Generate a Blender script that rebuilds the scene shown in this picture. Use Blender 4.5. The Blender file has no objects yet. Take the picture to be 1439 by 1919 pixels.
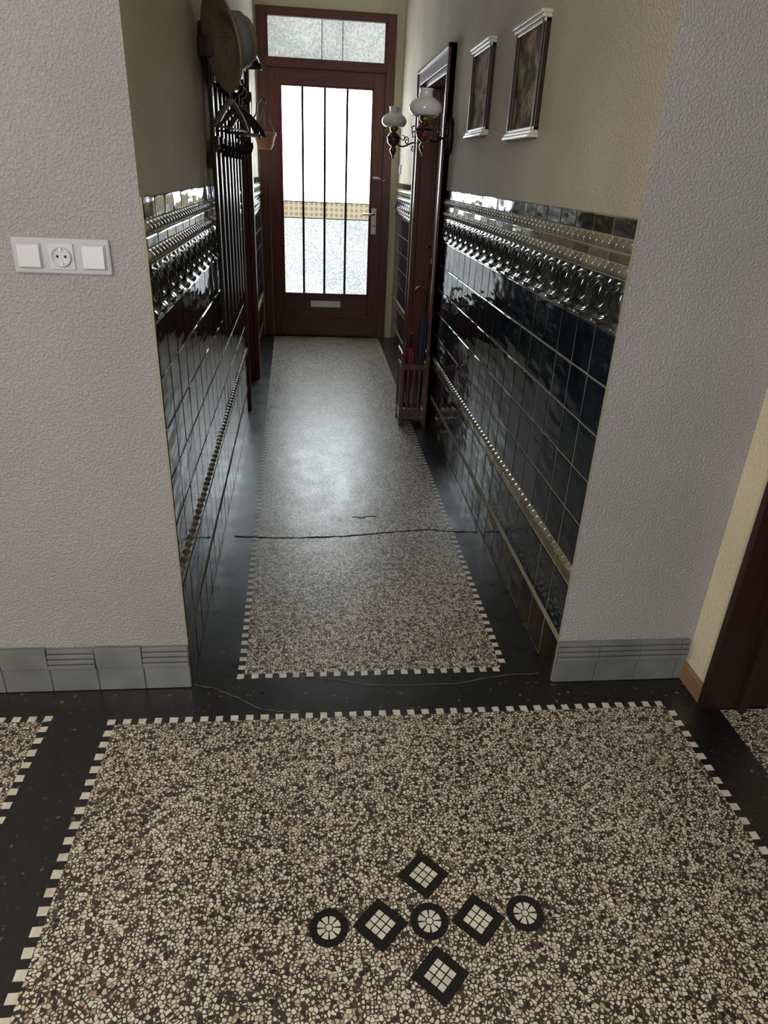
import bpy, math, random
from mathutils import Vector, Matrix
random.seed(7)
S=bpy.context.scene
pi=math.pi
# ---------------------------------------------------------------- materials
def newmat(name):
    m=bpy.data.materials.new(name);m.use_nodes=True
    nt=m.node_tree;b=nt.nodes["Principled BSDF"]
    return m,nt,b
def N(nt,t,**k):
    n=nt.nodes.new(t)
    for a,v in k.items():
        if a=='ins':
            for i,x in v.items(): n.inputs[i].default_value=x
        else: setattr(n,a,v)
    return n
def pos(nt):
    return N(nt,"ShaderNodeNewGeometry").outputs["Position"]
def mapped(nt,p,sc):
    mp=N(nt,"ShaderNodeMapping");mp.inputs["Scale"].default_value=sc;nt.links.new(p,mp.inputs[0]);return mp.outputs[0]
def noise(nt,vec,scale,detail=2,rough=.5):
    n=N(nt,"ShaderNodeTexNoise",ins={"Scale":scale,"Detail":detail,"Roughness":rough});nt.links.new(vec,n.inputs["Vector"]);return n.outputs["Fac"]
def ramp(nt,fac,stops,interp='LINEAR'):
    r=N(nt,"ShaderNodeValToRGB");r.color_ramp.interpolation=interp
    e=r.color_ramp.elements
    while len(e)<len(stops): e.new(.5)
    for i,(p,c) in enumerate(stops):
        e[i].position=p;e[i].color=(*c,1) if len(c)==3 else c
    nt.links.new(fac,r.inputs[0]);return r.outputs[0]
def g(v): return (v,v,v)
def bump(nt,b,h,strength,dist=.01,prev=None):
    n=N(nt,"ShaderNodeBump",ins={"Strength":strength,"Distance":dist});nt.links.new(h,n.inputs["Height"])
    if prev: nt.links.new(prev,n.inputs["Normal"])
    if b: nt.links.new(n.outputs[0],b.inputs["Normal"])
    return n.outputs[0]
def mix(nt,fac,a,bb,mode='MIX'):
    n=N(nt,"ShaderNodeMix",data_type='RGBA',blend_type=mode)
    for s,v in ((0,fac),(6,a),(7,bb)):
        if hasattr(v,'links'): nt.links.new(v,n.inputs[s])
        else: n.inputs[s].default_value=v if s==0 else (*v,1)
    return n.outputs[2]
def mth(nt,op,a,b=0.0):
    n=N(nt,"ShaderNodeMath",operation=op)
    for i,v in enumerate((a,b)):
        if hasattr(v,'links'): nt.links.new(v,n.inputs[i])
        else: n.inputs[i].default_value=v
    return n.outputs[0]
def simple(name,col,rough=.5,metal=0,bscale=None,bstr=.2,var=.0,vscale=20,coat=0):
    m,nt,b=newmat(name)
    b.inputs["Base Color"].default_value=(*col,1);b.inputs["Roughness"].default_value=rough;b.inputs["Metallic"].default_value=metal
    b.inputs["Coat Weight"].default_value=coat
    p=pos(nt)
    if var:
        c=ramp(nt,noise(nt,p,vscale,4),[(.3,tuple(x*(1-var) for x in col)),(.7,tuple(min(1,x*(1+var)) for x in col))])
        nt.links.new(c,b.inputs["Base Color"])
    if bscale: bump(nt,b,noise(nt,p,bscale,3),bstr,.004)
    return m
def plaster(name,col,scale=110,st=.6,var=.06,dist=.003):
    m,nt,b=newmat(name);p=pos(nt)
    b.inputs["Roughness"].default_value=.85
    c=ramp(nt,noise(nt,p,2.2,4),[(.3,tuple(x*(1-var) for x in col)),(.7,tuple(min(1,x*(1+var)) for x in col))])
    n1=noise(nt,p,scale,3,.6)
    c=mix(nt,1.0,c,ramp(nt,n1,[(.35,g(.86)),(.6,g(1))]),'MULTIPLY')
    nt.links.new(c,b.inputs["Base Color"])
    h=ramp(nt,n1,[(.38,g(0)),(.66,g(1))])
    bump(nt,b,h,st,dist);return m
def terrazzo(name,chips,ground,dark,scale=92,rough=.3,darkamt=.1,tint=1.0,nb=.15,gap=.03,coat=0):
    m,nt,b=newmat(name);p=pos(nt)
    w=N(nt,"ShaderNodeTexNoise",ins={"Scale":60.0,"Detail":1.0});nt.links.new(p,w.inputs["Vector"])
    vm=N(nt,"ShaderNodeVectorMath",operation='SCALE');nt.links.new(w.outputs["Color"],vm.inputs[0]);vm.inputs["Scale"].default_value=.008
    va=N(nt,"ShaderNodeVectorMath",operation='ADD');nt.links.new(p,va.inputs[0]);nt.links.new(vm.outputs[0],va.inputs[1])
    v=N(nt,"ShaderNodeTexVoronoi",ins={"Scale":scale});nt.links.new(va.outputs[0],v.inputs["Vector"])
    ve=N(nt,"ShaderNodeTexVoronoi",feature='DISTANCE_TO_EDGE',ins={"Scale":scale});nt.links.new(va.outputs[0],ve.inputs["Vector"])
    sep=N(nt,"ShaderNodeSeparateColor");nt.links.new(v.outputs["Color"],sep.inputs[0])
    cc=ramp(nt,sep.outputs[0],chips,'CONSTANT')
    thr=mth(nt,'MULTIPLY',sep.outputs[1],.18)
    d=mth(nt,'SUBTRACT',ve.outputs["Distance"],thr)
    msk=ramp(nt,d,[(gap,g(0)),(gap+.03,g(1))])
    c=mix(nt,msk,ground,cc)
    v2=N(nt,"ShaderNodeTexVoronoi",ins={"Scale":scale*.42});nt.links.new(va.outputs[0],v2.inputs["Vector"])
    s2=N(nt,"ShaderNodeSeparateColor");nt.links.new(v2.outputs["Color"],s2.inputs[0])
    m1=ramp(nt,s2.outputs[0],[(darkamt,g(1)),(darkamt+.01,g(0))])
    m2=ramp(nt,v2.outputs["Distance"],[(.26,g(1)),(.31,g(0))])
    c=mix(nt,mth(nt,'MULTIPLY',m1,m2),c,dark)
    c=mix(nt,1.0,c,ramp(nt,noise(nt,p,1.7,4),[(.3,g(.85*tint)),(.7,g(1.0*tint))]),'MULTIPLY')
    nt.links.new(c,b.inputs["Base Color"])
    nt.links.new(ramp(nt,noise(nt,p,9,4),[(.3,g(rough*.85)),(.7,g(rough*1.2))]),b.inputs["Roughness"])
    b.inputs["Coat Weight"].default_value=coat;b.inputs["Coat Roughness"].default_value=.42
    n1=bump(nt,None,noise(nt,p,4,2),.2,.02)
    bump(nt,b,noise(nt,p,160,2),nb,.001,n1)
    return m
def wood(name,c1,c2,rough=.35,axis=2):
    m,nt,b=newmat(name);p=pos(nt)
    sc=[18,18,18];sc[axis]=1.2
    n=noise(nt,mapped(nt,p,sc),3,5,.6)
    nt.links.new(ramp(nt,n,[(.3,c1),(.7,c2)]),b.inputs["Base Color"])
    b.inputs["Roughness"].default_value=rough
    bump(nt,b,n,.15,.002);return m
def tile(name,c1,c2,rough=.08,wav=.42,fine=.06):
    m,nt,b=newmat(name);p=pos(nt)
    n=noise(nt,p,7,3)
    nt.links.new(ramp(nt,n,[(.35,c1),(.65,c2)]),b.inputs["Base Color"])
    b.inputs["Roughness"].default_value=rough
    b.inputs["IOR"].default_value=1.62
    n1=bump(nt,None,noise(nt,mapped(nt,p,(6,6,20)),1,1.2),wav,.008)
    bump(nt,b,noise(nt,p,60,2),fine,.0015,n1)
    return m
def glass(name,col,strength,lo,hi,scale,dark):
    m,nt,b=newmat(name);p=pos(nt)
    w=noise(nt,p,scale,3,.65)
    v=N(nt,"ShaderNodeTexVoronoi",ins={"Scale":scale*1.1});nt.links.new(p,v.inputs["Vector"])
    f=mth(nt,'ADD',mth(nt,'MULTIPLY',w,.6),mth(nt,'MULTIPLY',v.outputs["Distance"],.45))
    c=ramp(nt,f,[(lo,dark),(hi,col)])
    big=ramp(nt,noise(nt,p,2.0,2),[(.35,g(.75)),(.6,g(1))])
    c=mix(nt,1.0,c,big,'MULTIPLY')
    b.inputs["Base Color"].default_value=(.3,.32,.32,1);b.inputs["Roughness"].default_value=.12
    nt.links.new(c,b.inputs["Emission Color"]);b.inputs["Emission Strength"].default_value=strength  # pane itself emits, standing in for daylight from outside
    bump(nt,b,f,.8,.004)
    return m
cream1,cream2,cream3=(.76,.68,.55),(.62,.53,.41),(.84,.78,.67)
chips=[(0,cream1),(.30,cream2),(.44,cream3),(.76,(.44,.35,.25)),(.83,(.10,.06,.045)),(.88,(.025,.022,.022)),(.94,(.68,.60,.47))]
M=dict(
 hall=plaster("hall_plaster",(.41,.405,.41),140,.9,.06,.004),
 corr=plaster("corridor_wallpaper",(.68,.61,.48),140,1.0,.10,.004),
 cream=plaster("cream_plaster",(.74,.67,.49),120,.4),
 ceil=plaster("ceiling_paint",(.70,.68,.62),100,.2),
 terr=terrazzo("cream_terrazzo",chips,(.055,.043,.034),(.018,.016,.016),scale=108,rough=.33,gap=.035,darkamt=.09,coat=.35),
 black=terrazzo("black_terrazzo",[(0,(.012,.012,.013)),(.80,(.02,.018,.018)),(.93,(.05,.03,.022)),(.975,(.13,.10,.08))],(.010,.010,.011),(.008,.008,.008),rough=.3,nb=.08,coat=.35),
 tess=simple("white_tessera",(.66,.63,.55),.35,var=.2,vscale=30),
 tessb=simple("black_tessera",(.012,.012,.012),.3),
 crackd=simple("crack_dark",(.004,.004,.004),1),
 crackl=simple("crack_dusty",(.20,.15,.11),.9),
 grout=simple("grout",(.30,.28,.21),.8,bscale=200),
 tdark=tile("dark_teal_glaze",(.003,.008,.014),(.007,.016,.024)),
 tolive=tile("olive_brown_glaze",(.012,.011,.006),(.05,.04,.018),.08),
 tgold=tile("golden_olive_glaze",(.08,.068,.033),(.15,.125,.065),.12,.3),
 trope=tile("rope_glaze",(.13,.12,.08),(.24,.22,.15),.16,.05,.03),
 trel=tile("relief_glaze",(.014,.016,.014),(.04,.04,.03),.10,.03,.03),
 tbase=tile("grey_base_glaze",(.13,.14,.145),(.19,.20,.205),.3,.2),
 maho=wood("mahogany",(.08,.022,.016),(.15,.044,.030),.35),
 mahoy=wood("mahogany_cross",(.08,.022,.016),(.15,.044,.030),.35,0),
 swood=wood("stand_wood",(.055,.022,.014),(.11,.048,.03),.35),
 dwood=wood("dark_wood",(.014,.007,.006),(.034,.015,.011),.35),
 lwood=wood("light_wood",(.22,.13,.07),(.3,.18,.1),.5,1),
 jamb=wood("jamb_wood",(.016,.006,.005),(.032,.011,.008),.4),
 iron=simple("black_iron",(.012,.011,.011),.4,.6),
 brass=simple("brass",(.55,.38,.14),.3,1),
 steel=simple("steel",(.6,.6,.6),.3,1),
 milk=simple("milk_glass",(.85,.85,.82),.15,coat=.5),
 font=simple("brown_glass",(.09,.03,.014),.12,coat=1),
 white=simple("white_plastic",(.50,.51,.55),.35),
 whiteb=simple("white_plastic_darker",(.42,.43,.48),.4),  # slightly darker white for cover frame and rocker base
 holem=simple("socket_hole",(.01,.01,.01),.6),
 paleframe=simple("pale_frame",(.62,.58,.52),.3,.1,bscale=60),  # top and bottom picture rails, paler than the dark sides
 ribbon=simple("grey_ribbon",(.20,.21,.22),.7),
 terracotta=simple("terracotta",(.55,.27,.15),.7,var=.15),
 navy=simple("navy_cloth",(.01,.012,.03),.7),
 red=simple("red_cloth",(.16,.018,.015),.7),
 hanger=wood("hanger_wood",(.08,.07,.055),(.16,.14,.11),.3,1),
)
def strawmat():
    m,nt,b=newmat("straw");p=pos(nt)
    v=N(nt,"ShaderNodeTexVoronoi",ins={"Scale":120.0});nt.links.new(p,v.inputs["Vector"])
    c=ramp(nt,v.outputs["Distance"],[(.12,(.10,.065,.04)),(.38,(.32,.23,.155))])
    nt.links.new(c,b.inputs["Base Color"]);b.inputs["Roughness"].default_value=.8
    bump(nt,b,v.outputs["Distance"],.6,.003);return m
M['straw']=strawmat()
M['gtop']=glass("glowing_rippled_glass_transom",(.66,.71,.69),1.1,.30,.70,48,(.30,.33,.31))
M['gup']=glass("glowing_rippled_glass_bright",(.86,.95,1.0),15,.20,.50,42,(.028,.032,.034))
M['glow']=glass("glowing_rippled_glass_low",(.84,.93,.97),1.9,.22,.85,60,(.17,.175,.16))
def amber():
    m,nt,b=newmat("glowing_amber_pressed_glass");p=pos(nt)
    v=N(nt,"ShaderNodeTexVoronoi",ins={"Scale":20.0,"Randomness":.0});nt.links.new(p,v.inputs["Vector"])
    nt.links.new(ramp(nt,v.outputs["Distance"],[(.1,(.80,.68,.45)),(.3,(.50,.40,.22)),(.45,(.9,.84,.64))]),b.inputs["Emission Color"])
    b.inputs["Emission Strength"].default_value=.75;b.inputs["Base Color"].default_value=(.3,.2,.05,1);b.inputs["Roughness"].default_value=.15  # amber pane emits too, its backlight put into the material
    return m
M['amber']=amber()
def painting(name,seed):
    m,nt,b=newmat(name);p=pos(nt)
    mp=N(nt,"ShaderNodeMapping");mp.inputs["Location"].default_value=(seed,seed*2,seed);nt.links.new(p,mp.inputs[0])
    n=noise(nt,mp.outputs[0],12,6,.6)
    c=ramp(nt,n,[(.30,(.02,.018,.012)),(.42,(.10,.07,.035)),(.50,(.26,.18,.09)),(.56,(.45,.33,.19)),(.62,(.14,.13,.07)),(.72,(.5,.4,.27))])
    nt.links.new(c,b.inputs["Base Color"]);b.inputs["Roughness"].default_value=.75;b.inputs["Specular IOR Level"].default_value=.2
    return m
M['art1']=painting("dark_painting",3.1);M['art2']=painting("brown_painting",7.7)
# ---------------------------------------------------------------- mesh builder
class MB:
    def __init__(s,*mats):
        s.v=[];s.f=[];s.m=[];s.sm=[];s.mats=[M[k] for k in mats];s.X=None
    def add(s,vs,fs,mat=0,smooth=False):
        o=len(s.v)
        if s.X is not None: vs=[s.X@Vector(v) for v in vs]
        s.v+= [tuple(v) for v in vs]
        for i,f in enumerate(fs):
            s.f.append([o+k for k in f]);s.m.append(mat if isinstance(mat,int) else mat[i]);s.sm.append(smooth)
    def box(s,x0,x1,y0,y1,z0,z1,mat=0,faces=None):
        vs=[(x,y,z) for x in(x0,x1) for y in(y0,y1) for z in(z0,z1)]
        fs=[(0,1,3,2),(4,6,7,5),(0,4,5,1),(2,3,7,6),(0,2,6,4),(1,5,7,3)] # -x +x -y +y -z +z
        ms=[mat]*6
        if faces:
            for k,v in faces.items(): ms[['-x','+x','-y','+y','-z','+z'].index(k)]=v
        s.add(vs,fs,ms)
    def quad(s,pts,mat=0): s.add(pts,[tuple(range(len(pts)))],mat)
    def tube(s,path,r,n=8,mat=0,cap=True):
        path=[Vector(p) for p in path];rs=r if isinstance(r,(list,tuple)) else [r]*len(path)
        vs=[];a=None
        for i,p in enumerate(path):
            d=(path[min(i+1,len(path)-1)]-path[max(i-1,0)]).normalized()
            if a is None: a=d.orthogonal().normalized()
            else:
                a=(a-d*a.dot(d));a=a.normalized() if a.length>1e-6 else d.orthogonal().normalized()
            b=d.cross(a)
            for k in range(n):
                t=2*pi*k/n;vs.append(p+(a*math.cos(t)+b*math.sin(t))*rs[i])
        fs=[]
        for i in range(len(path)-1):
            for k in range(n):
                fs.append((i*n+k,i*n+(k+1)%n,(i+1)*n+(k+1)%n,(i+1)*n+k))
        if cap: fs+= [tuple(range(n))[::-1],tuple((len(path)-1)*n+k for k in range(n))]
        s.add(vs,fs,mat,True)
    def lathe(s,prof,c,n=24,mat=0,rot=None,pleat=0,pn=8):
        vs=[]
        for (r,z) in prof:
            for k in range(n):
                t=2*pi*k/n;rr=r*(1+pleat*math.cos(pn*t))
                v=Vector((rr*math.cos(t),rr*math.sin(t),z))
                if rot: v=rot@v
                vs.append(v+Vector(c))
        fs=[]
        for i in range(len(prof)-1):
            for k in range(n): fs.append((i*n+k,i*n+(k+1)%n,(i+1)*n+(k+1)%n,(i+1)*n+k))
        s.add(vs,fs,mat,True)
    def build(s,name,parent=None,origin=None,bevel=0,solid=0):
        o=Vector(origin) if origin else Vector((0,0,0))
        if parent is not None: o=Vector(parent["org"])
        me=bpy.data.meshes.new(name)
        fs=s.f
        if s.X is not None and s.X.determinant()<0: fs=[f[::-1] for f in fs]
        me.from_pydata([tuple(Vector(v)-o) for v in s.v],[],fs)
        for m in s.mats: me.materials.append(m)
        me.polygons.foreach_set("material_index",s.m);me.polygons.foreach_set("use_smooth",s.sm);me.update()
        ob=bpy.data.objects.new(name,me);S.collection.objects.link(ob)
        if parent is not None: ob.parent=parent
        else: ob.location=o
        if solid:
            md=ob.modifiers.new("solid",'SOLIDIFY');md.thickness=solid;md.offset=0
        if bevel:
            md=ob.modifiers.new("bevel",'BEVEL');md.width=bevel;md.segments=2;md.limit_method='ANGLE';md.angle_limit=math.radians(50);md.harden_normals=False
        return ob
def empty(name,org):
    e=bpy.data.objects.new(name,None);e.empty_display_size=.1;e.location=org;e["org"]=tuple(org);S.collection.objects.link(e);return e
def thing(o,label,cat,group=None):
    o["label"]=label;o["category"]=cat
    if group:o["group"]=group
    return o
def struct(o,label=None):
    o["kind"]="structure"
    if label:o["label"]=label
    return o
ML=Matrix.Translation((-.41,0,0))@Matrix.Rotation(.0155,4,'Z')
MR=Matrix(((-1,0,0,.842),(0,1,0,0),(0,0,1,0),(0,0,0,1)))
H=3.1
p,y,r=-.4583,.1155,.0472
Fv=Vector((math.sin(y)*math.cos(p),math.cos(y)*math.cos(p),math.sin(p)))
R0=Vector((math.cos(y),-math.sin(y),0));U0=R0.cross(Fv)
Rv=R0*math.cos(r)+U0*math.sin(r);Uv=U0*math.cos(r)-R0*math.sin(r)
# ---------------------------------------------------------------- floor
F=MB('black','terr','tess','tessb','crackd','crackl')
F.quad([(-3,-4.2,0),(2.6,-4.2,0),(2.6,0.1,0),(-3,0.1,0)],0)
F.quad([(-1.0,0.1,0),(1.3,0.1,0),(1.3,5.9,0),(-1.0,5.9,0)],0)
z1,z2=.0005,.001
w=.024;pt=.048
F.quad([(-.65+w,-2.7,z1),(1.2235-w,-2.7,z1),(1.2235-w,-.1265-w,z1),(-.65+w,-.1265-w,z1)],1)
F.quad([(-3,-2.7,z1),(-.827-w,-2.7,z1),(-.827-w,-.10-w,z1),(-3,-.10-w,z1)],1)
F.quad([(1.385,-2.7,z1),(2.6,-2.7,z1),(2.6,-.18,z1),(1.385,-.18,z1)],1)
F.quad([(-.264+w,.054+w,z1),(.705-w,.054+w,z1),(.705-w,5.58,z1),(-.395+w,5.58,z1)],1)
def row(p,q,inward):
    p=Vector(p);q=Vector(q);L=(q-p).length;d=(q-p)/L;n=Vector(inward)
    t=0
    while t+w<L+.001:
        j=lambda:random.uniform(-.0018,.0018)
        a=p+d*t;ww=w+j()
        F.quad([tuple((*(a+Vector((j(),j()))),z2)),tuple((*(a+d*ww),z2)),tuple((*(a+d*ww+n*(w+j())),z2)),tuple((*(a+n*(w+j())),z2))],2)
        t+=pt
row((-.65,-.1265),(1.2235,-.1265),(0,-1));row((-.65,-.1265-pt),(-.65,-2.6),(1,0));row((1.2235,-.1265-pt),(1.2235,-2.6),(-1,0))
row((-.827,-.10),(-3,-.10),(0,-1));row((-.827,-.10-pt),(-.827,-2.6),(-1,0))
row((-.264,.054),(.705,.054),(0,1));row((-.264,.054+pt),(-.395,5.58),(1,0));row((.705,.054+pt),(.705,5.58),(-1,0))
# rosette
rc=(.274,-.847)
def diamond(cx,cy):
    c=.0184;z=z2
    for i in range(-2,3):
        for j in range(-2,3):
            whitec=abs(i)<2 and abs(j)<2
            h=c*.5*(.84 if whitec else .94)
            pts=[]
            for sx,sy in((-1,-1),(1,-1),(1,1),(-1,1)):
                u=i*c+sx*h;v=j*c+sy*h
                pts.append((cx+(u-v)*.7071,cy+(u+v)*.7071,z+.0006))
            F.quad(pts,2 if whitec else 3)
    h=c*2.5*1.03
    F.quad([(cx,cy-h*1.414,z),(cx+h*1.414,cy,z),(cx,cy+h*1.414,z),(cx-h*1.414,cy,z)],4)
def disc(cx,cy):
    ro,ri=.046,.029
    n=32
    F.quad([(cx+ro*math.cos(2*pi*k/n),cy+ro*math.sin(2*pi*k/n),z2) for k in range(n)],4)
    def seg(r0,r1,a0,a1,mat):
        m=4;p=[(cx+r1*math.cos(a0+(a1-a0)*k/m),cy+r1*math.sin(a0+(a1-a0)*k/m),z2+.0006) for k in range(m+1)]
        p+=[(cx+r0*math.cos(a1-(a1-a0)*k/m),cy+r0*math.sin(a1-(a1-a0)*k/m),z2+.0006) for k in range(m+1)]
        F.quad(p,mat)
    for k in range(14): seg(ri+.001,ro,2*pi*k/14+.02,2*pi*(k+1)/14-.02,3)
    for k in range(8): seg(.010,ri-.001,2*pi*k/8+.09,2*pi*(k+1)/8-.09,2)
    F.quad([(cx+.008*math.cos(2*pi*k/8),cy+.008*math.sin(2*pi*k/8),z2+.0006) for k in range(8)],2)
for dx,dy in((-.118,0),(.118,-.003),(.003,.121),(.005,-.124)): diamond(rc[0]+dx,rc[1]+dy)
for dx in(-.240,0,.236): disc(rc[0]+dx,rc[1]+(0.004 if dx>0 else 0))
def crack(pts,mat,wd):
    P=[]
    for i in range(len(pts)-1):
        a=Vector(pts[i]);b=Vector(pts[i+1]);m=7
        for k in range(m):
            q=a.lerp(b,k/m)+(Vector((random.uniform(-1,1),random.uniform(-1,1)))*.004 if k else Vector((0,0)));P.append(q)
    P.append(Vector(pts[-1]))
    L=[];R=[]
    for i,p in enumerate(P):
        d=(P[min(i+1,len(P)-1)]-P[max(i-1,0)]).normalized();n=Vector((-d.y,d.x));ww=wd*random.uniform(.4,1.3)/2
        L.append(p+n*ww);R.append(p-n*ww)
    for i in range(len(P)-1):
        F.quad([(*R[i],.0018),(*R[i+1],.0018),(*L[i+1],.0018),(*L[i],.0018)],mat)
crack([(-.374,1.10),(-.24,1.085),(-.067,1.079),(.08,1.085),(.166,1.092),(.407,1.133),(.572,1.153),(.70,1.13),(.826,1.126)],4,.010)
crack([(-.407,.03),(-.339,.009),(-.245,-.048),(-.170,-.103),(-.12,-.115),(-.05,-.118)],5,.0034)
crack([(-.07,.066),(.098,.031),(.20,.0),(.301,-.006),(.491,-.006),(.693,.034),(.813,.037)],5,.0028)
crack([(.20,1.30),(.26,1.29),(.30,1.31),(.33,1.30)],4,.008)
struct(F.build("floor"),"terrazzo floor with cream fields, black bands and mosaic edging")
# ---------------------------------------------------------------- walls
def wallL(y0,y1,z0,z1,front=False,thick=.22):
    B.X=ML;B.box(-thick,-.008,y0,y1,z0,z1,0,{'-y':1 if front else 0});B.X=None
B=MB('corr','hall')
wallL(.03,3.14,0,H,True);wallL(3.14,3.92,2.16,H);wallL(3.92,5.75,0,H)
struct(B.build("wall_left"))
B=MB('corr','hall');B.X=MR
B.box(-.25,-.008,0,2.96,0,H,0,{'-y':1});B.box(-.25,-.008,2.96,4.10,2.20,H);B.box(-.25,-.008,4.10,5.75,0,H)
struct(B.build("wall_right"))
B=MB('hall','cream')
B.box(1.092,1.34,0,.2,0,H);struct(B.build("wall_front_right"))
B=MB('hall');B.box(-3,-.625,.03,.2,0,H);struct(B.build("wall_front_left"))
B=MB('cream');B.box(1.34,1.55,-.15,.2,0,H);B.box(1.34,1.55,-4.2,-1.12,0,H);B.box(1.34,1.55,-1.12,-.15,2.12,H);struct(B.build("wall_side"))
B=MB('hall');B.box(-3,2.6,-4.3,-4.2,0,H);struct(B.build("wall_back"))
B=MB('hall');B.box(-3.1,-3,-4.3,.2,0,H);struct(B.build("wall_hall_left"))
B=MB('cream');B.box(2.6,2.7,-4.3,.2,0,H);B.box(1.55,2.7,.0,.2,0,H);struct(B.build("wall_side_room"))
B=MB('cream');B.box(-.7,-.487,5.62,5.8,0,H);B.box(.777,1.1,5.62,5.8,0,H);B.box(-.487,.777,5.62,5.8,2.885,H);struct(B.build("wall_end"))
B=MB('ceil');B.box(-3.1,2.7,-4.3,.2,H,H+.1);B.box(-.8,1.2,.2,5.8,H,H+.1);struct(B.build("ceiling"))
B=MB('dwood');B.X=ML;B.box(-.30,-.22,3.0,4.05,0,2.3);struct(B.build("wall_niche_left"))
B=MB('dwood');B.X=MR;B.box(-.33,-.25,2.85,4.2,0,2.35);struct(B.build("wall_niche_right"))
# ---------------------------------------------------------------- tile dado
def relief_h(u,v):
    h=0
    for c in(0,.5,1):
        du=(u-c)/.34;dv=(v-.52)/.40
        e=math.sqrt(du*du+dv*dv)
        h=max(h,math.exp(-((e-1)/.10)**2))
        du=(u-c)/.17;dv=(v-.60)/.25
        e=math.sqrt(du*du+dv*dv)
        h=max(h,.85*math.exp(-((e-1)/.17)**2))
        du=(u-c)/.055;dv=(v-.60)/.15;h=max(h,.9*math.exp(-(du*du+dv*dv)))
        du=(u-c)/.12;dv=(v-.10)/.08;h=max(h,.9*math.exp(-(du*du+dv*dv)**2))
    for c in(.25,.75):
        du=(u-c)/.06;dv=(v-.26)/.09;h=max(h,.8*math.exp(-(du*du+dv*dv)**2))
        du=(u-c)/.10;dv=(v-.90)/.08;h=max(h,.9*math.exp(-(du*du+dv*dv)**2))
    if v<.03 or v>.97: h=max(h,.5)
    return h
def rope_h(u,v):
    e=1-(2*v-1)**2
    return e*(.25+.75*abs(math.sin(pi*u*3+1.5*(v-.5))))
def dado(name,X,y0,y1):
    B=MB('grout','tdark','tolive','tgold','trope','trel');B.X=X
    B.box(-.0085,-.0028,y0,y1,0,1.522,0)
    base=-.0032
    P=.15
    rows=[(0,.168,2,'t'),(.171,.19,3,'b'),(.193,.397,1,'t'),(.40,.438,3,'t'),(.44,.468,4,'r')]
    rows+=[(.47+.15*i,.62+.15*i,1,'t') for i in range(5)]
    rows+=[(1.222,1.365,5,'x'),(1.367,1.400,4,'r'),(1.402,1.431,3,'t'),(1.433,1.466,4,'r'),(1.469,1.522,2,'t')]
    n=int(math.ceil((y1-y0)/P-1e-6))
    for (a,b,mt,ty) in rows:
        for i in range(n):
            s=y0+i*P;e=min(y1,s+P)
            if e-s<.01: continue
            if ty=='t':
                gp=.0022;s2,e2,a2,b2=s+gp,e-gp,a+gp*.6,b-gp*.6
                iv=.0035;ty_=random.uniform(-.0006,.0006);tz=random.uniform(-.0008,.0008)
                q=lambda sy,sz:-.0008+sy*ty_+sz*tz
                vs=[(base,s2,a2),(base,e2,a2),(base,e2,b2),(base,s2,b2),(q(-1,-1),s2+iv,a2+iv),(q(1,-1),e2-iv,a2+iv),(q(1,1),e2-iv,b2-iv),(q(-1,1),s2+iv,b2-iv)]
                B.add(vs,[(4,5,6,7),(0,1,5,4),(1,2,6,5),(2,3,7,6),(3,0,4,7)],mt,False)
            else:
                if ty=='x': nu,nv,h0,amp,f=30,36,-.002,.010,lambda u,v:relief_h((u+(i%2))*.5,v)
                elif ty=='r': nu,nv,h0,amp,f=30,6,-.003,.015,rope_h
                else: nu,nv,h0,amp,f=1,6,-.003,.010,lambda u,v:math.sqrt(max(0,1-(2*v-1)**2))
                vs=[];fs=[]
                for iu in range(nu+1):
                    for iv_ in range(nv+1):
                        u=iu/nu;v=iv_/nv
                        hh=h0+amp*f(u*(e-s)/P,v)
                        if (iu in(0,nu)) and ty!='x': hh=min(hh,h0)
                        vs.append((hh,s+(e-s)*u,a+(b-a)*v))
                for iu in range(nu):
                    for iv_ in range(nv):
                        k=iu*(nv+1)+iv_;fs.append((k,k+nv+1,k+nv+2,k+1))
                B.add(vs,fs,mt,True)
    return struct(B.build(name),"glossy dark teal wall tiles with relief frieze and rope borders")
dado("trim_1",ML,.03,3.13);dado("trim_2",ML,4.0,5.6);dado("trim_3",MR,0,2.858);dado("trim_4",MR,4.202,5.6)
# ---------------------------------------------------------------- baseboards in hall (grey glazed tile)
def basebd(name,x0,x1,yf,z=.175,skip=()):
    B=MB('tbase','grout')
    B.box(x0,x1,yf-.006,yf,0,z-.004,1)
    st=.15
    n=int(math.ceil((x1-x0)/st))
    for i in range(n):
        a,b=(x1-(i+1)*st,x1-i*st) if x0<-1 else (x0+i*st,x0+(i+1)*st)
        a=max(a,x0);b=min(b,x1)
        a+=.001;b-=.001
        B.box(a,b,yf-.014,yf,.002,z*.55)
        if i in skip: B.box(a,b,yf-.018,yf,z*.55,z)
        else:
            for q in range(4):
                zz=z*.56+q*.0195;B.box(a,b,yf-.024+q*.003,yf,zz,zz+.015)
    return struct(B.build(name,bevel=.002))
basebd("baseboard_left",-2.98,-.412,.03,skip=(1,3,5,6));basebd("baseboard_right",.845,1.325,0)
B=MB('lwood');B.box(1.322,1.34,-.145,0,0,.07);struct(B.build("baseboard_side",bevel=.003))
B=MB('jamb')
B.box(1.315,1.56,-.175,-.151,0,2.12);B.box(1.315,1.56,-1.119,-1.095,0,2.12);B.box(1.315,1.56,-1.119,-.151,2.096,2.119)
B.box(1.44,1.47,-.20,-.175,0,2.1)
struct(B.build("trim_5",bevel=.003),"dark wooden door lining of side doorway")
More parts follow.
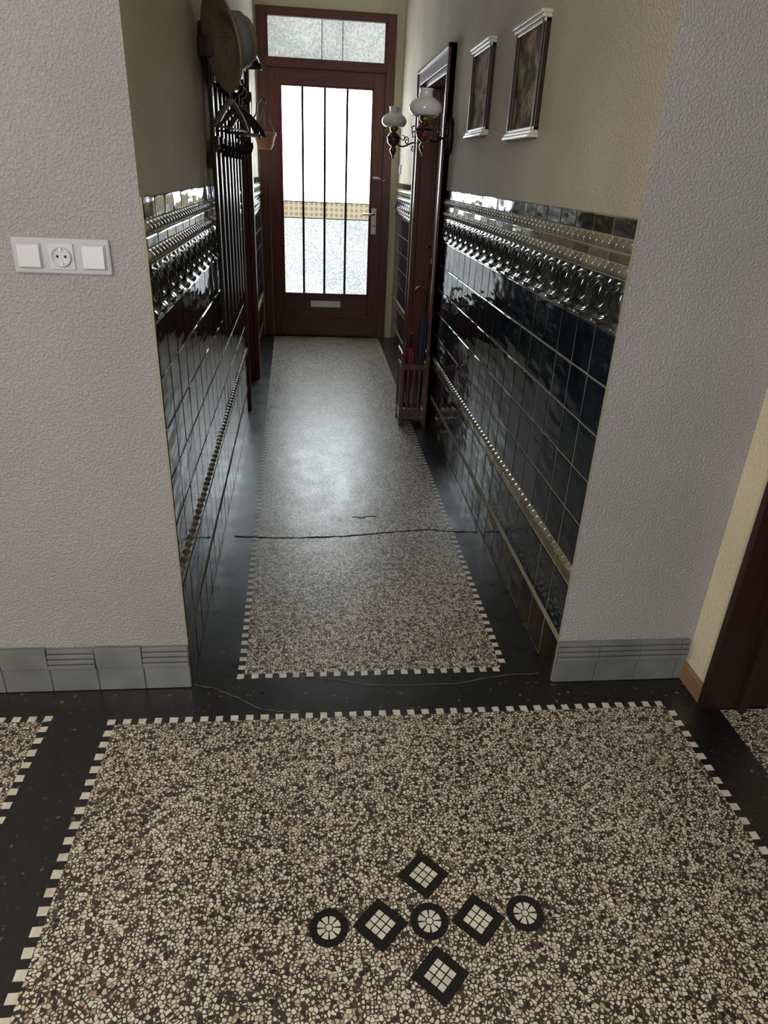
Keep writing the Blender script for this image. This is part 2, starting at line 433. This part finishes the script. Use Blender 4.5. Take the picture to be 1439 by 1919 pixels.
# ---------------------------------------------------------------- front door
yd=5.60
D=empty("door_1",(.145,yd+.05,0));struct(D,"mahogany front door with long rippled glass panes and transom")
B=MB('maho','mahoy')
B.box(-.486,-.405,yd,yd+.1,0,2.884);B.box(.695,.776,yd,yd+.1,0,2.884)
B.box(-.405,.695,yd,yd+.1,2.815,2.884,1);B.box(-.405,.695,yd-.015,yd+.1,2.43,2.505,1);B.box(-.405,.695,yd-.03,yd,2.445,2.47,1)
B.box(-.405,-.385,yd+.02,yd+.09,2.505,2.815);B.box(.675,.695,yd+.02,yd+.09,2.505,2.815)
B.build("door_frame",D,bevel=.004)
B=MB('maho','mahoy')
yl=yd+.018
B.box(-.402,-.285,yl,yl+.05,.001,2.428);B.box(.585,.692,yl,yl+.05,.001,2.428)
B.box(-.285,.585,yl,yl+.05,2.30,2.428,1);B.box(-.285,.585,yl,yl+.05,.001,.43,1)
for a in(-.285,.571): B.box(a,a+.014,yl-.006,yl+.02,.43,2.30)
B.box(-.285,.585,yl-.006,yl+.02,.43,.444,1);B.box(-.285,.585,yl-.006,yl+.02,2.286,2.30,1)
B.box(-.33,.65,yl-.022,yl,.02,.17,1);B.box(-.33,.65,yl-.03,yl,.165,.19,1)
lf=B.build("door_leaf",D,bevel=.004)
for x in(-.08,.13,.34):
    B=MB('iron');B.box(x-.011,x+.011,yl+.005,yl+.04,.44,2.29)
    B.build("glazing_bar",D,bevel=.003)
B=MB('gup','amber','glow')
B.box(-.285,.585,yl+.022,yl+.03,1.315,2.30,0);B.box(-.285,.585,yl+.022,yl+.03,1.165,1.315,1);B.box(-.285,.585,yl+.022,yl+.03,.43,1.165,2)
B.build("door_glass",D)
B=MB('iron')
for z in(1.315,1.165):B.box(-.285,.585,yl+.016,yl+.0215,z-.004,z+.004)
for x in(.10,.29): B.box(x-.003,x+.003,yd+.035,yd+.0435,2.51,2.81)
B.build("leading",D)
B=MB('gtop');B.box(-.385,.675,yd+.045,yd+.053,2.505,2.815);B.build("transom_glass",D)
B=MB('steel','holem');B.box(-.012,.30,yl-.008,yl,.305,.37);B.box(.01,.28,yl-.012,yl-.008,.322,.353);B.build("letter_slot",D,bevel=.003)
B=MB('steel','brass');B.box(.597,.645,yl-.01,yl,1.04,1.28)
B.tube([(.62,yl-.008,1.225),(.62,yl-.05,1.225),(.60,yl-.058,1.225),(.50,yl-.06,1.222)],.010,10)
B.lathe([(.0,-.004),(.012,-.004),(.012,.004),(0,.004)],(.621,yl-.012,1.12),12,1,Matrix.Rotation(pi/2,3,'X'))
B.build("door_handle",D)
B=MB('steel');B.lathe([(0,-.012),(.022,-.01),(.022,0)],(.62,yl,1.64),16,0,Matrix.Rotation(pi/2,3,'X'))
B.box(.60,.66,yl-.02,yl,1.545,1.565);B.tube([(.66,yl-.015,1.555),(.70,yl-.03,1.53),(.735,yd-.006,1.55)],.004,6)
B.build("door_chain",D)
# ---------------------------------------------------------------- side doors
def sidedoor(name,X,ya,yb,zt,rec,pr,label,mats=('maho','mahoy')):
    c=X@Vector((0,(ya+yb)/2,0));D=empty(name,c);struct(D,label)
    B=MB(*mats);B.X=X;cw=.10
    B.box(-.008,pr,ya-cw,ya+.005,0,zt+cw);B.box(-.008,pr,yb-.005,yb+cw,0,zt+cw);B.box(-.008,pr,ya+.005,yb-.005,zt,zt+cw,1)
    B.box(-.008,pr+.012,ya-cw,ya-cw+.025,0,zt+cw);B.box(-.008,pr+.012,yb+cw-.025,yb+cw,0,zt+cw);B.box(-.008,pr+.012,ya-cw,yb+cw,zt+cw-.025,zt+cw,1)
    B.box(-rec,-.008,ya,ya+.02,0,zt);B.box(-rec,-.008,yb-.02,yb,0,zt);B.box(-rec,-.008,ya,yb,zt-.02,zt,1)
    B.build("door_frame",D,bevel=.003)
    B=MB(*mats);B.X=X
    B.box(-rec-.03,-rec,ya+.021,yb-.021,.01,zt-.021)
    for (a,b) in((.12,.85),(1.0,zt-.15)):
        B.box(-rec-.002,-rec+.012,ya+.13,yb-.13,a,b);B.box(-rec-.002,-rec+.018,ya+.17,yb-.17,a+.04,b-.04)
    B.build("door_leaf",D,bevel=.004)
    B=MB('brass');B.X=X
    B.box(-rec,-rec+.006,yb-.10,yb-.06,.95,1.15);B.tube([(-rec,yb-.08,1.08),(-rec+.045,yb-.08,1.08),(-rec+.05,yb-.17,1.08)],.008,8);B.build("door_handle",D)
sidedoor("door_2",MR,2.96,4.10,2.20,.13,.030,"mahogany side door in moulded frame")
sidedoor("door_3",ML,3.15,3.91,2.12,.12,.004,"mahogany side door in flat frame")
B=MB('maho');B.X=ML;B.box(-.008,.035,3.905,4.0,0,2.22);struct(B.build("trim_6",bevel=.003))
# ---------------------------------------------------------------- pictures
def picture(name,ya,yb,za,zb,art,label):
    E=empty(name,(.83,(ya+yb)/2,za))
    B=MB('dwood');B.X=MR
    o=-.008
    B.box(o,-.002,ya+.002,yb-.002,za+.002,zb-.002)
    B.box(o,.012,ya,ya+.030,za,zb);B.box(o,.012,yb-.030,yb,za,zb)
    B.box(o,.020,ya+.004,ya+.018,za+.01,zb-.01);B.box(o,.020,yb-.018,yb-.004,za+.01,zb-.01)
    B.build("picture_frame",E,bevel=.002)
    for s,z in((1,zb),(-1,za)):
        B=MB('paleframe');B.X=MR
        for k,(dz,pr) in enumerate(((0,.034),(.0125,.026),(.025,.018))):
            a,b=sorted((z-s*dz,z-s*(dz+.0128)));B.box(o,pr,ya-.006+k*.003,yb+.006-k*.003,a,b)
        B.build("frame_moulding",E,bevel=.003)
    B=MB(art);B.X=MR;B.box(-.0019,.004,ya+.028,yb-.028,za+.036,zb-.036);B.build("painting",E)
    thing(E,label,"picture")
picture("framed_picture",1.02,1.40,1.745,2.145,'art2',"large framed brown floral painting with wide stepped mouldings")
picture("framed_picture.001",1.85,2.25,1.785,2.185,'art1',"framed dark floral painting hanging nearer the door frame")
# ---------------------------------------------------------------- wall lamps
def lamp(cx,cy,zc,sc=1.0):
    E=empty("wall_lamp",(.842,cy+.18,zc-.13))
    B=MB('iron');py=cy+.18;o=.842
    B.tube([(o-.008,py,zc-.23),(o-.012,py,zc-.20),(o-.012,py,zc-.06),(o-.008,py,zc-.03)],[.006,.022,.022,.006],10)
    B.lathe([(0,.0),(.035,.004),(.03,.012),(0,.018)],(o+.008,py,zc-.13),16,0,Matrix.Rotation(-pi/2,3,'Y'))
    for s in(1,-1):
        B.tube([(o-.01,py,zc-.13+s*.03),(o-.03,py-.01,zc-.13+s*.075),(o-.055,py-.03,zc-.13+s*.06),(o-.05,py-.03,zc-.13+s*.03),(o-.035,py-.02,zc-.13+s*.035)],.005,6)
    B.build("wall_plate",E)
    B=MB('iron')
    a=Vector((o-.01,py,zc-.13));b=Vector((cx,cy,zc-.13));pts=[]
    for k in range(13):
        t=k/12;p=a.lerp(b,t);p.z+=-.035*math.sin(pi*t*1.0)+.012*math.sin(2*pi*t);pts.append(p)
    B.tube(pts,.006,8)
    mid=a.lerp(b,.45);d=(b-a).normalized()
    sp=[]
    for k in range(18):
        th=k/17*1.7*2*pi/1.2;r=.032*(1-k/22);sp.append(mid+d*(r*math.cos(th))+Vector((0,0,r*math.sin(th)-.0)))
    B.tube(sp,.0045,6)
    n=20;B.tube([(cx+.05*math.cos(2*pi*k/n),cy+.05*math.sin(2*pi*k/n),zc-.115) for k in range(n+1)],.005,6)
    B.lathe([(.05,-.004),(.047,.0),(.05,.004)],(cx,cy,zc-.115),24)
    for an in(.3,2.4,4.5):
        B.tube([(cx+.05*math.cos(an),cy+.05*math.sin(an),zc-.115),(cx+.085*math.cos(an),cy+.085*math.sin(an),zc-.13),(cx+.09*math.cos(an),cy+.09*math.sin(an),zc-.10),(cx+.07*math.cos(an),cy+.07*math.sin(an),zc-.095)],.004,6)
    B.build("lamp_arm",E)
    B=MB('font','iron')
    B.lathe([(.012,-.075),(.03,-.085),(.045,-.105),(.05,-.13),(.042,-.155),(.022,-.172),(.014,-.18),(.024,-.19),(.026,-.205),(.016,-.225),(.008,-.24),(.010,-.25),(0,-.262)],(cx,cy,zc),24)
    B.build("oil_font",E)
    B=MB('brass');B.lathe([(.012,-.08),(.028,-.072),(.032,-.06),(.032,-.048),(.045,-.044),(.045,-.038),(.02,-.036),(.018,-.02),(.0,-.018)],(cx,cy,zc),24);B.build("burner",E)
    B=MB('milk')
    B.lathe([(.040,.088),(.034,.080),(.033,.058),(.038,.046),(.058,.037),(.080,.020),(.092,-.002),(.091,-.020),(.076,-.038),(.058,-.048)],(cx,cy,zc),36)
    B.build("lamp_shade",E,solid=.004)
    thing(E,"black iron wall lamp with white milk-glass shade and brown font","wall lamp","antique wall lamps beside the side door")
    return E
lamp(.647,2.60,1.948)
l2=lamp(.625,4.06,1.962);l2.name="wall_lamp.001"
# ---------------------------------------------------------------- small switch on far wall
B=MB('white');B.X=MR;B.box(-.008,.004,5.36,5.44,1.60,1.68);B.box(.0,.009,5.372,5.428,1.612,1.668)
thing(B.build("light_switch",origin=(.842,5.4,1.64),bevel=.003),"small white rocker light switch above the dark tiles","light switch")
# ---------------------------------------------------------------- triple switch panel
yw=.03
E=empty("switch_panel",(-.62,yw,1.38))
B=MB('whiteb');B.box(-.738,-.502,yw-.010,yw,1.337,1.423);B.build("cover_frame",E,bevel=.005)
for cx,ky in((-.697,0),(-.543,0)):
    B=MB('white','whiteb');B.box(cx-.030,cx+.030,yw-.013,yw-.008,1.350,1.410,1);B.add([(cx-.027,yw-.020,1.353),(cx+.027,yw-.020,1.353),(cx+.027,yw-.0155,1.407),(cx-.027,yw-.0155,1.407),(cx-.027,yw-.01,1.353),(cx+.027,yw-.01,1.353),(cx+.027,yw-.01,1.407),(cx-.027,yw-.01,1.407)],[(0,1,2,3),(4,7,6,5),(0,4,5,1),(1,5,6,2),(2,6,7,3),(3,7,4,0)],0)
    B.build("rocker_switch",E,bevel=.0015)
B=MB('white','holem','steel')
RX=Matrix.Rotation(pi/2,3,'X')
B.box(-.650,-.590,yw-.014,yw-.008,1.350,1.410)
B.lathe([(.024,.0),(.024,.008),(.0205,.008),(.0195,.001),(0,.001)],(-.62,yw-.012,1.38),32,0,RX)
B.lathe([(.0,.0016),(.0195,.0016)],(-.62,yw-.012,1.38),32,0,RX)
for dx in(-.0095,.0095): B.lathe([(0,.0022),(.0034,.0022),(.0034,.001)],(-.62+dx,yw-.012,1.38),12,1,RX)
for dz in(-.018,.018): B.box(-.623,-.617,yw-.019,yw-.013,1.38+dz-.003,1.38+dz+.003,2)
B.build("power_socket",E)
thing(E,"white triple wall panel with two rocker switches and a power socket","switch")
# ---------------------------------------------------------------- coat rack (left wall)
def T(p): return ML@Vector(p)
E=empty("coat_rack",T((0,2.0,.92)))
B=MB('dwood');B.X=ML
a,b=1.44,2.62
n=7;pw=.05;pp=(b-a-pw)/(n-1)
for i in range(n): B.box(.018,.034,a+i*pp,a+i*pp+pw,.90,2.10)
for z in(1.62,1.98): B.box(.0005,.018,a-.0,b,z-.03,z+.03)
B.build("slat_panel",E,bevel=.003)
B=MB('dwood');B.X=ML
B.box(.034,.048,a-.03,b+.02,1.90,1.97);B.build("crossbar",E,bevel=.003)
B=MB('dwood');B.X=ML
B.box(.034,.048,a-.0,b,1.66,1.71);B.build("crossbar",E,bevel=.003)
B=MB('dwood');B.X=ML
for k in range(3): B.box(.02+k*.06,.055+k*.06,a,b,2.10,2.116)
for y in(a+.04,b-.08): B.box(.0,.185,y,y+.02,2.07,2.10)
B.box(-.006,.05,a-.06,a,1.98,2.05);B.box(-.002,.03,a-.03,a+.04,1.98,2.10)
B.build("hat_shelf",E,bevel=.003)
for zz in(1.93,1.69):
    for i in range(6):
        y=a+.08+i*.195
        B=MB('iron');B.X=ML
        B.tube([(.05,y,zz+.02),(.05,y,zz-.04)],.009,8)
        B.tube([(.052,y,zz-.01),(.085,y,zz-.03),(.115,y,zz-.02),(.125,y,zz+.01),(.12,y,zz+.03)],[.007,.006,.006,.006,.009],8)
        B.tube([(.052,y,zz-.03),(.07,y,zz-.055),(.085,y,zz-.05),(.09,y,zz-.03)],.005,8)
        B.build("hook",E)
thing(E,"tall dark wooden slatted coat rack with hat shelf and black hooks","coat rack")
def hanger(cy,out,ang,z,mat,idx):
    B=MB(mat,'steel')
    c=T((out,cy,z));dv=Vector((math.sin(ang),math.cos(ang),0))
    pts=[c+dv*s*.205+Vector((0,0,-.10*abs(s)**1.25-.035)) for s in[-1,-.8,-.6,-.4,-.2,-.06,.06,.2,.4,.6,.8,1]]
    B.tube(pts,[.009,.013,.013,.012,.012,.012,.012,.012,.012,.013,.013,.009],8)
    B.tube([pts[0]+Vector((0,0,0)),pts[-1]],.0045,6)
    hk=[(0,-.04),(0,.0),(.0,.012),(.018,.022),(.024,.04),(.014,.056),(-.006,.058),(-.018,.046)]
    B.tube([c+Vector((x,0,zz)) for x,zz in hk],.0025,6,1)
    o=B.build("clothes_hanger",origin=c);thing(o,"wooden clothes hanger hanging on the coat rack","clothes hanger","clothes hangers on the coat rack");return o
hanger(1.45,.105,.22,1.875,'hanger',0);hanger(1.715,.12,.5,1.87,'dwood',1);hanger(1.91,.12,.3,1.87,'dwood',2)
# straw hat
nrm=Vector((.86,.47,.22)).normalized()
R=Vector((0,0,1)).rotation_difference(nrm).to_matrix()
hc=Vector((-.322,1.27,2.015))
E=empty("straw_hat",hc)
B=MB('straw')
B.lathe([(.160,-.018),(.15,-.006),(.12,0),(.092,.004),(.090,.03),(.084,.075),(.070,.10),(.04,.112),(0,.114)],hc,48,0,R);B.build("hat_body",E,solid=.003)
B=MB('ribbon');B.lathe([(.0955,.006),(.0945,.03),(.0890,.075)],hc,48,0,R);B.build("hat_ribbon",E,solid=.003)
thing(E,"brown woven straw hat with grey ribbon on the coat rack","hat")
# ---------------------------------------------------------------- hanging pot
pc=T((.105,4.60,1.80))
E=empty("hanging_planter",pc)
B=MB('iron')
B.tube([T((-.004,4.62,1.90)),T((.0,4.62,2.10))],.008,8)
B.tube([T((.0,4.62,1.93)),T((.04,4.615,1.99)),T((.05,4.61,2.06)),T((.09,4.605,2.10)),T((.12,4.60,2.08)),T((.105,4.60,2.055))],.006,8)
B.build("bracket",E)
B=MB('iron')
ap=T((.105,4.60,2.055))
for k in range(3):
    an=k*2*pi/3+.5;B.tube([ap,pc+Vector((.085*math.cos(an),.085*math.sin(an),.055))],.0018,5)
B.build("chain",E)
B=MB('terracotta')
B.lathe([(.0,-.065),(.05,-.065),(.068,-.03),(.080,.02),(.084,.035),(.094,.037),(.094,.06),(.086,.06),(.080,.03),(.06,-.02),(0,-.03)],pc,32);B.build("flower_pot",E)
thing(E,"small terracotta pot hanging from a black wall bracket","planter")
# ---------------------------------------------------------------- umbrella stand
x0,x1,y0,y1=.605,.798,2.73,2.95
E=empty("umbrella_stand",((x0+x1)/2,(y0+y1)/2,0))
B=MB('swood');t=.024
for x in(x0,x1-t):
    for y in(y0,y1-t): B.box(x,x+t,y,y+t,0,.50)
for z in(.07,.40):
    B.box(x0+t,x1-t,y0+.003,y0+.017,z,z+.035);B.box(x0+t,x1-t,y1-.017,y1-.003,z,z+.035)
    B.box(x0+.003,x0+.017,y0+t,y1-t,z,z+.035);B.box(x1-.017,x1-.003,y0+t,y1-t,z,z+.035)
for k in range(4):
    yy=y0+.045+k*.038
    for xx in(x0+.006,x1-.014):B.box(xx,xx+.008,yy,yy+.014,.105,.40)
for k in range(3):
    xx=x0+.045+k*.040
    for yy in(y0+.006,y1-.014):B.box(xx,xx+.014,yy,yy+.008,.105,.40)
B.build("stand_frame",E,bevel=.002)
for x in(x0-.004,x1-t-.003):
    B=MB('swood')
    B.tube([(x+.014,y0-.03,.515),(x+.014,y0+.01,.500),(x+.014,(y0+y1)/2,.505),(x+.014,y1-.01,.500),(x+.014,y1+.02,.51)],[.008,.013,.011,.013,.008],8)
    B.build("armrest_rail",E)
B=MB('dwood');B.box(x0+.004,x1-.004,y0+.004,y1-.004,.035,.055);B.build("drip_tray",E,bevel=.002)
thing(E,"small reddish wooden slatted umbrella stand on the floor","umbrella stand")
def umbrella(name,x,y,top,mat,label,lean=(0,0),hook=True,wd=1.0):
    base=Vector((x,y,.057));tp=Vector((x+lean[0],y+lean[1],top));d=tp-base
    E=empty(name,base)
    B=MB(mat)
    q=(Vector((0,0,1))).rotation_difference(d.normalized()).to_matrix();L=d.length
    B.lathe([(.004,.0),(.010*wd,.06),(.024*wd,L*.35),(.034*wd,L*.66),(.03*wd,L*.76),(.010,L*.82)],base,40,0,q,.14,8);B.build("canopy",E)
    B=MB('dwood' if hook else 'iron')
    pts=[base.lerp(tp,k) for k in(.0,.4,.76,.92)]
    r=.035
    if hook:
        for k in range(9):
            a=pi*k/8;pts.append(tp+Vector((-r+r*math.cos(a),0,r*math.sin(a))))
    else: pts.append(tp)
    B.tube(pts,[.004,.004,.006,.010]+[.009]*(len(pts)-4),8);B.build("umbrella_handle",E)
    thing(E,label,"umbrella")
umbrella("umbrella",.742,2.80,.90,'navy',"folded navy umbrella with curved dark wooden handle",(.012,.02),True,.85)
umbrella("umbrella.001",.675,2.89,.62,'red',"folded red umbrella standing in the umbrella stand",(.015,-.01),False,.8)
# ---------------------------------------------------------------- lights
def area(name,loc,target,size,energy,col,sy=None):
    l=bpy.data.lights.new(name,'AREA');l.energy=energy;l.color=col;l.size=size
    if sy: l.shape='RECTANGLE';l.size_y=sy
    o=bpy.data.objects.new(name,l);S.collection.objects.link(o);o.location=loc
    o.rotation_euler=(Vector(target)-Vector(loc)).to_track_quat('-Z','Y').to_euler();return o
area("hall_window_light",(-1.2,-3.9,2.2),(.4,.5,1.0),1.6,95,(1,.98,.95),1.3)
area("hall_lamp",(-2.4,-1.6,2.5),(-.4,-.4,0),.5,18,(1,.76,.48))
W=bpy.data.worlds.new("World");S.world=W;W.use_nodes=True
W.node_tree.nodes["Background"].inputs[0].default_value=(.7,.8,1,1);W.node_tree.nodes["Background"].inputs[1].default_value=.3
# ---------------------------------------------------------------- camera
cd=bpy.data.cameras.new("camera");cam=bpy.data.objects.new("camera",cd);S.collection.objects.link(cam)
cam.matrix_world=Matrix(((Rv.x,Uv.x,-Fv.x,0),(Rv.y,Uv.y,-Fv.y,-1.8642),(Rv.z,Uv.z,-Fv.z,1.6),(0,0,0,1)))
cd.sensor_fit='VERTICAL';cd.sensor_height=24;cd.lens=24*1285.6/1919;cd.clip_start=.02
S.camera=cam
S.view_settings.view_transform='Standard';S.view_settings.look='None';S.view_settings.exposure=0
